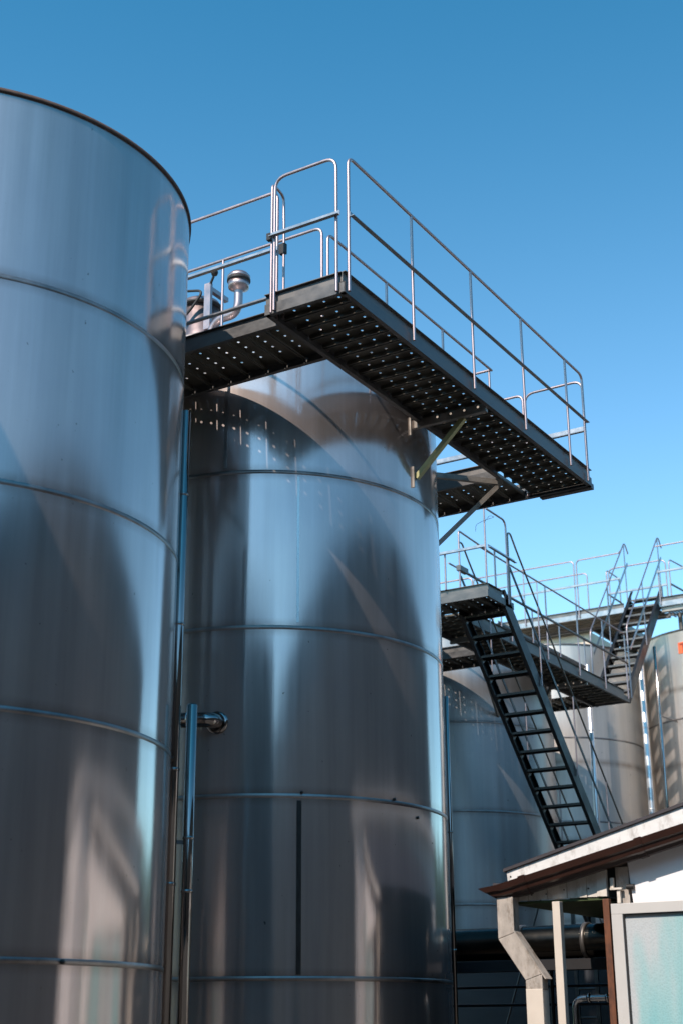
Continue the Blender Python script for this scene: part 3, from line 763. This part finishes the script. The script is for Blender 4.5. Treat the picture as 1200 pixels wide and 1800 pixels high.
# things seen in the dark gap behind the posts, and a dark sheet for its shade
t = thing('steam_duct', 'fat dark horizontal duct crossing behind the downpipe', 'duct', None, (13.2, 5.8, 0))
duct = MB().tube([(13.2,7.6,2.38),(13.2,4.28,2.38)], .155, 32).build('duct_tube', metal('smoky_duct_steel', (.11,.10,.085), .22, 1, .3, (3,3,3)), t)
for y in (6.05, 5.38): MB().lathe([(.155,-.02),(.17,-.02),(.17,.02),(.155,.02)], (13.2,y,2.38), 32, (0,1,0)).build('joint_ring', M['toe'], duct)
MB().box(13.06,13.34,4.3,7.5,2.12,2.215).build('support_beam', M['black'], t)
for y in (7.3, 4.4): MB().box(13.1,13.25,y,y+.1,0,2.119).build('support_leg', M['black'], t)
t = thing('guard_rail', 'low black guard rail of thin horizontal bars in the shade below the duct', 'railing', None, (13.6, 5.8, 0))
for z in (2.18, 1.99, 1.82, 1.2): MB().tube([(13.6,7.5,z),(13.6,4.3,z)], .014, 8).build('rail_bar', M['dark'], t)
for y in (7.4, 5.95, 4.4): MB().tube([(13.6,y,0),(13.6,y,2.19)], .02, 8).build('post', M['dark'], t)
t = thing('product_pipe', 'short bright horizontal pipe with an elbow, low behind the cream post', 'pipe', None, (12.9, 5.42, 0))
pt = MB().tube(rounded([(12.9,5.42,.0),(12.9,5.42,1.86),(12.9,4.3,1.86)], .09), .030, 20).build('tube', M['bright'], t)
for y in (5.28, 5.10): MB().lathe([(.03,-.015),(.042,-.015),(.042,.015),(.03,.015)], (12.9,y,1.86), 24, (0,1,0)).build('clamp_ring', M['bright'], pt)
t = MB().tube([(13.9,6.10,3.0),(13.9,7.20,.0)], .011, 8).build('stay_rod', M['galv']); tag(t, 'thin slanting grey rod in the shade behind the downpipe', 'rod')
t = thing('access_ladder', 'narrow dark ladder in the gap between the cream and brown posts', 'ladder', None, (14.4, 5.9, 0))
for y in (6.02, 5.80): MB().beam((14.4,y,0), (14.4,y,3.0), .04, .03, (1,0,0)).build('side_rail', M['galv'], t)
for k in range(10): MB().tube([(14.4,5.80,.3+k*.28),(14.4,6.02,.3+k*.28)], .012, 8).build('rung', M['galv'], t)
t = MB().box(14.9, 15.0, 4.4, 9.2, 0, 2.42).build('shade_sheet', paint('dark_shade_slate', (.028,.032,.040), .6, .3, (1,1,6))); tag(t, 'dark slate coloured sheet added for the shade below the duct', 'wall')  # dark sheet added where the rear tank's foot lies in deep shade
# ------------------------------------------------------------------ beige building behind the highest walkway
t = thing('rear_building', 'beige plastered building behind the highest walkway, with a louvred vent', 'building')
MB().box(32.5, 40, 12.7, 24, 0, 10.9).build('wall', M['beige'], t)
MB().box(32.3, 32.49, 12.6, 24, 10.86, 10.96).box(32.40, 32.49, 12.7, 24, 10.30, 10.34).build('cornice', M['brown'], t)
b = MB()
for i in range(7): b.tube([(31.95+.18*cos(a), 14.8+1.6*(a/pi-.5)*1.0, 9.02+i*.11+.12*sin(a)) for a in [k*pi/10 for k in range(11)]], .022, 6)
b.build('louvre', M['galv'], t)
MB().box(32.42,32.49,13.7,15.9,8.8,10.0).build('vent_opening', M['black'], t)

# ------------------------------------------------------------------ behind the camera: what the steel mirrors
wa_ = radians(12); WD = Vector((cos(wa_), sin(wa_), 0)); WN_ = Vector((-sin(wa_), cos(wa_), 0)); WO = Vector((2.14, -10.07, 0))
def wh(b, a0, a1, n0, n1, z0, z1, O=WO, D=WD, Q=WN_):
    vs = [O + D*a + Q*n + Vector((0,0,z)) for z in (z0,z1) for (a,n) in ((a0,n0),(a1,n0),(a1,n1),(a0,n1))]
    b.add(vs, [(0,3,2,1),(4,5,6,7),(0,1,5,4),(1,2,6,5),(2,3,7,6),(3,0,4,7)]); return b
t = thing('warehouse', 'long dark clad warehouse facing the tanks from across the yard', 'building')
wh(MB(), -34, 34, -14, 0, 0, 10.8).build('wall', M['shed'], t)
wh(MB(), -34.3, 34.3, -14.3, .3, 10.801, 11.0).build('roof', M['roof'], t)
for a in (-20, -10, 0, 12, 24): wh(MB(), a-1.6, a+1.6, .001, .05, 0, 4).build('roller_door', M['roof'], t)
hb = MB(); hn = 46; hv = []; hf = []
for i in range(hn+1):
    a = radians(-75 + 150*i/hn)
    for j, (d_, h_) in enumerate(((90,0),(110,9),(125,17),(150,20),(200,4))):
        k = 1 + .12*sin(i*.7+j) + .08*sin(i*1.9+2*j)
        hv.append((d_*cos(a)+8, d_*sin(a), h_*k))
for i in range(hn):
    for j in range(4): q = i*5+j; hf.append((q, q+5, q+6, q+1))
hb.add(hv, hf, True); tag(hb.build('wooded_hills', M['leaf']), kind='structure')
t = thing('bottling_hall', 'dark hall closing the yard behind the left-hand tanks', 'building')
MB().box(-34, -13, -11, 16, 0, 12.4).build('wall', M['shed'], t)
MB().box(-34.2, -12.8, -11.2, 16.2, 12.401, 12.6).build('roof', M['roof'], t)
t = thing('added_reflection_annex', 'unseen low white annex with tall teal windows, added for its bright reflection in the tanks', 'building')  # unseen building, added to give the steel a sunlit white reflection
aa = radians(18.6); AD = Vector((cos(aa), sin(aa), 0)); AN = Vector((-sin(aa), cos(aa), 0)); AO = Vector((11.2, .7, 0))
wh(MB(), -.6, 9, -5, 0, 0, 4.1, AO, AD, AN).build('wall', M['wall'], t)
wh(MB(), -.8, 9.2, -5.2, .25, 4.101, 4.35, AO, AD, AN).build('fascia', M['fascia'], t)
for a in (.8, 3.0, 5.2, 7.4):
    f_ = wh(MB(), a-.75, a+.75, .001, .05, .9, 3.0, AO, AD, AN).build('window', M['frame'], t)
    wh(MB(), a-.65, a+.65, .051, .06, 1.0, 2.9, AO, AD, AN).build('pane', M['glass'], f_)
def tree(x, y, h, r, label):
    t = thing('broadleaf_tree', label, 'tree', 'trees beyond the yard', (x, y, 0))
    rnd = random.Random(int(x*7+y*13))
    b = MB().tube([(x,y,0),(x+.1,y,h*.3),(x-.1,y+.1,h*.65)], [.28,.2,.1], 10)
    for k in range(6):
        a = k*1.1; b.tube([(x,y,h*(.28+.05*k)),(x+cos(a)*r*.5,y+sin(a)*r*.5,h*(.5+.05*k))], [.1,.03], 6)
    b.build('trunk', M['bark'], t)
    b = MB(); cl = [(Vector((rnd.uniform(-1,1)*r*.75, rnd.uniform(-1,1)*r*.75, h*rnd.uniform(.42,.92))), r*rnd.uniform(.3,.5)) for _ in range(16)]
    for c, cr in cl:
        for _ in range(130):
            d = Vector((rnd.gauss(0,1), rnd.gauss(0,1), rnd.gauss(0,1))).normalized()*cr*rnd.uniform(.6,1)
            p = Vector((x,y,0))+c+d; s = rnd.uniform(.10,.22)
            u = Vector((rnd.gauss(0,1), rnd.gauss(0,1), rnd.gauss(0,1))).normalized(); v = u.cross(d).normalized()
            b.add([p-u*s, p+v*s*.6, p+u*s, p-v*s*.6], [(0,1,2,3)])
    b.build('crown', M['leaf'], t)
for i, (x, y, h, r) in enumerate([(44,3,6.5,2.6),(46,-1,7.4,3),(47,7,6,2.4),(43,12,6.8,2.8),(40,-3,6.4,2.6)]):
    tree(x, y, h, r, ['mid height broadleaf tree between the tallest and the lowest', 'tallest broadleaf tree beyond the yard', 'lowest rounded tree beyond the yard', 'tree standing apart behind the rear tanks', 'tree nearest the end of the warehouse'][i])
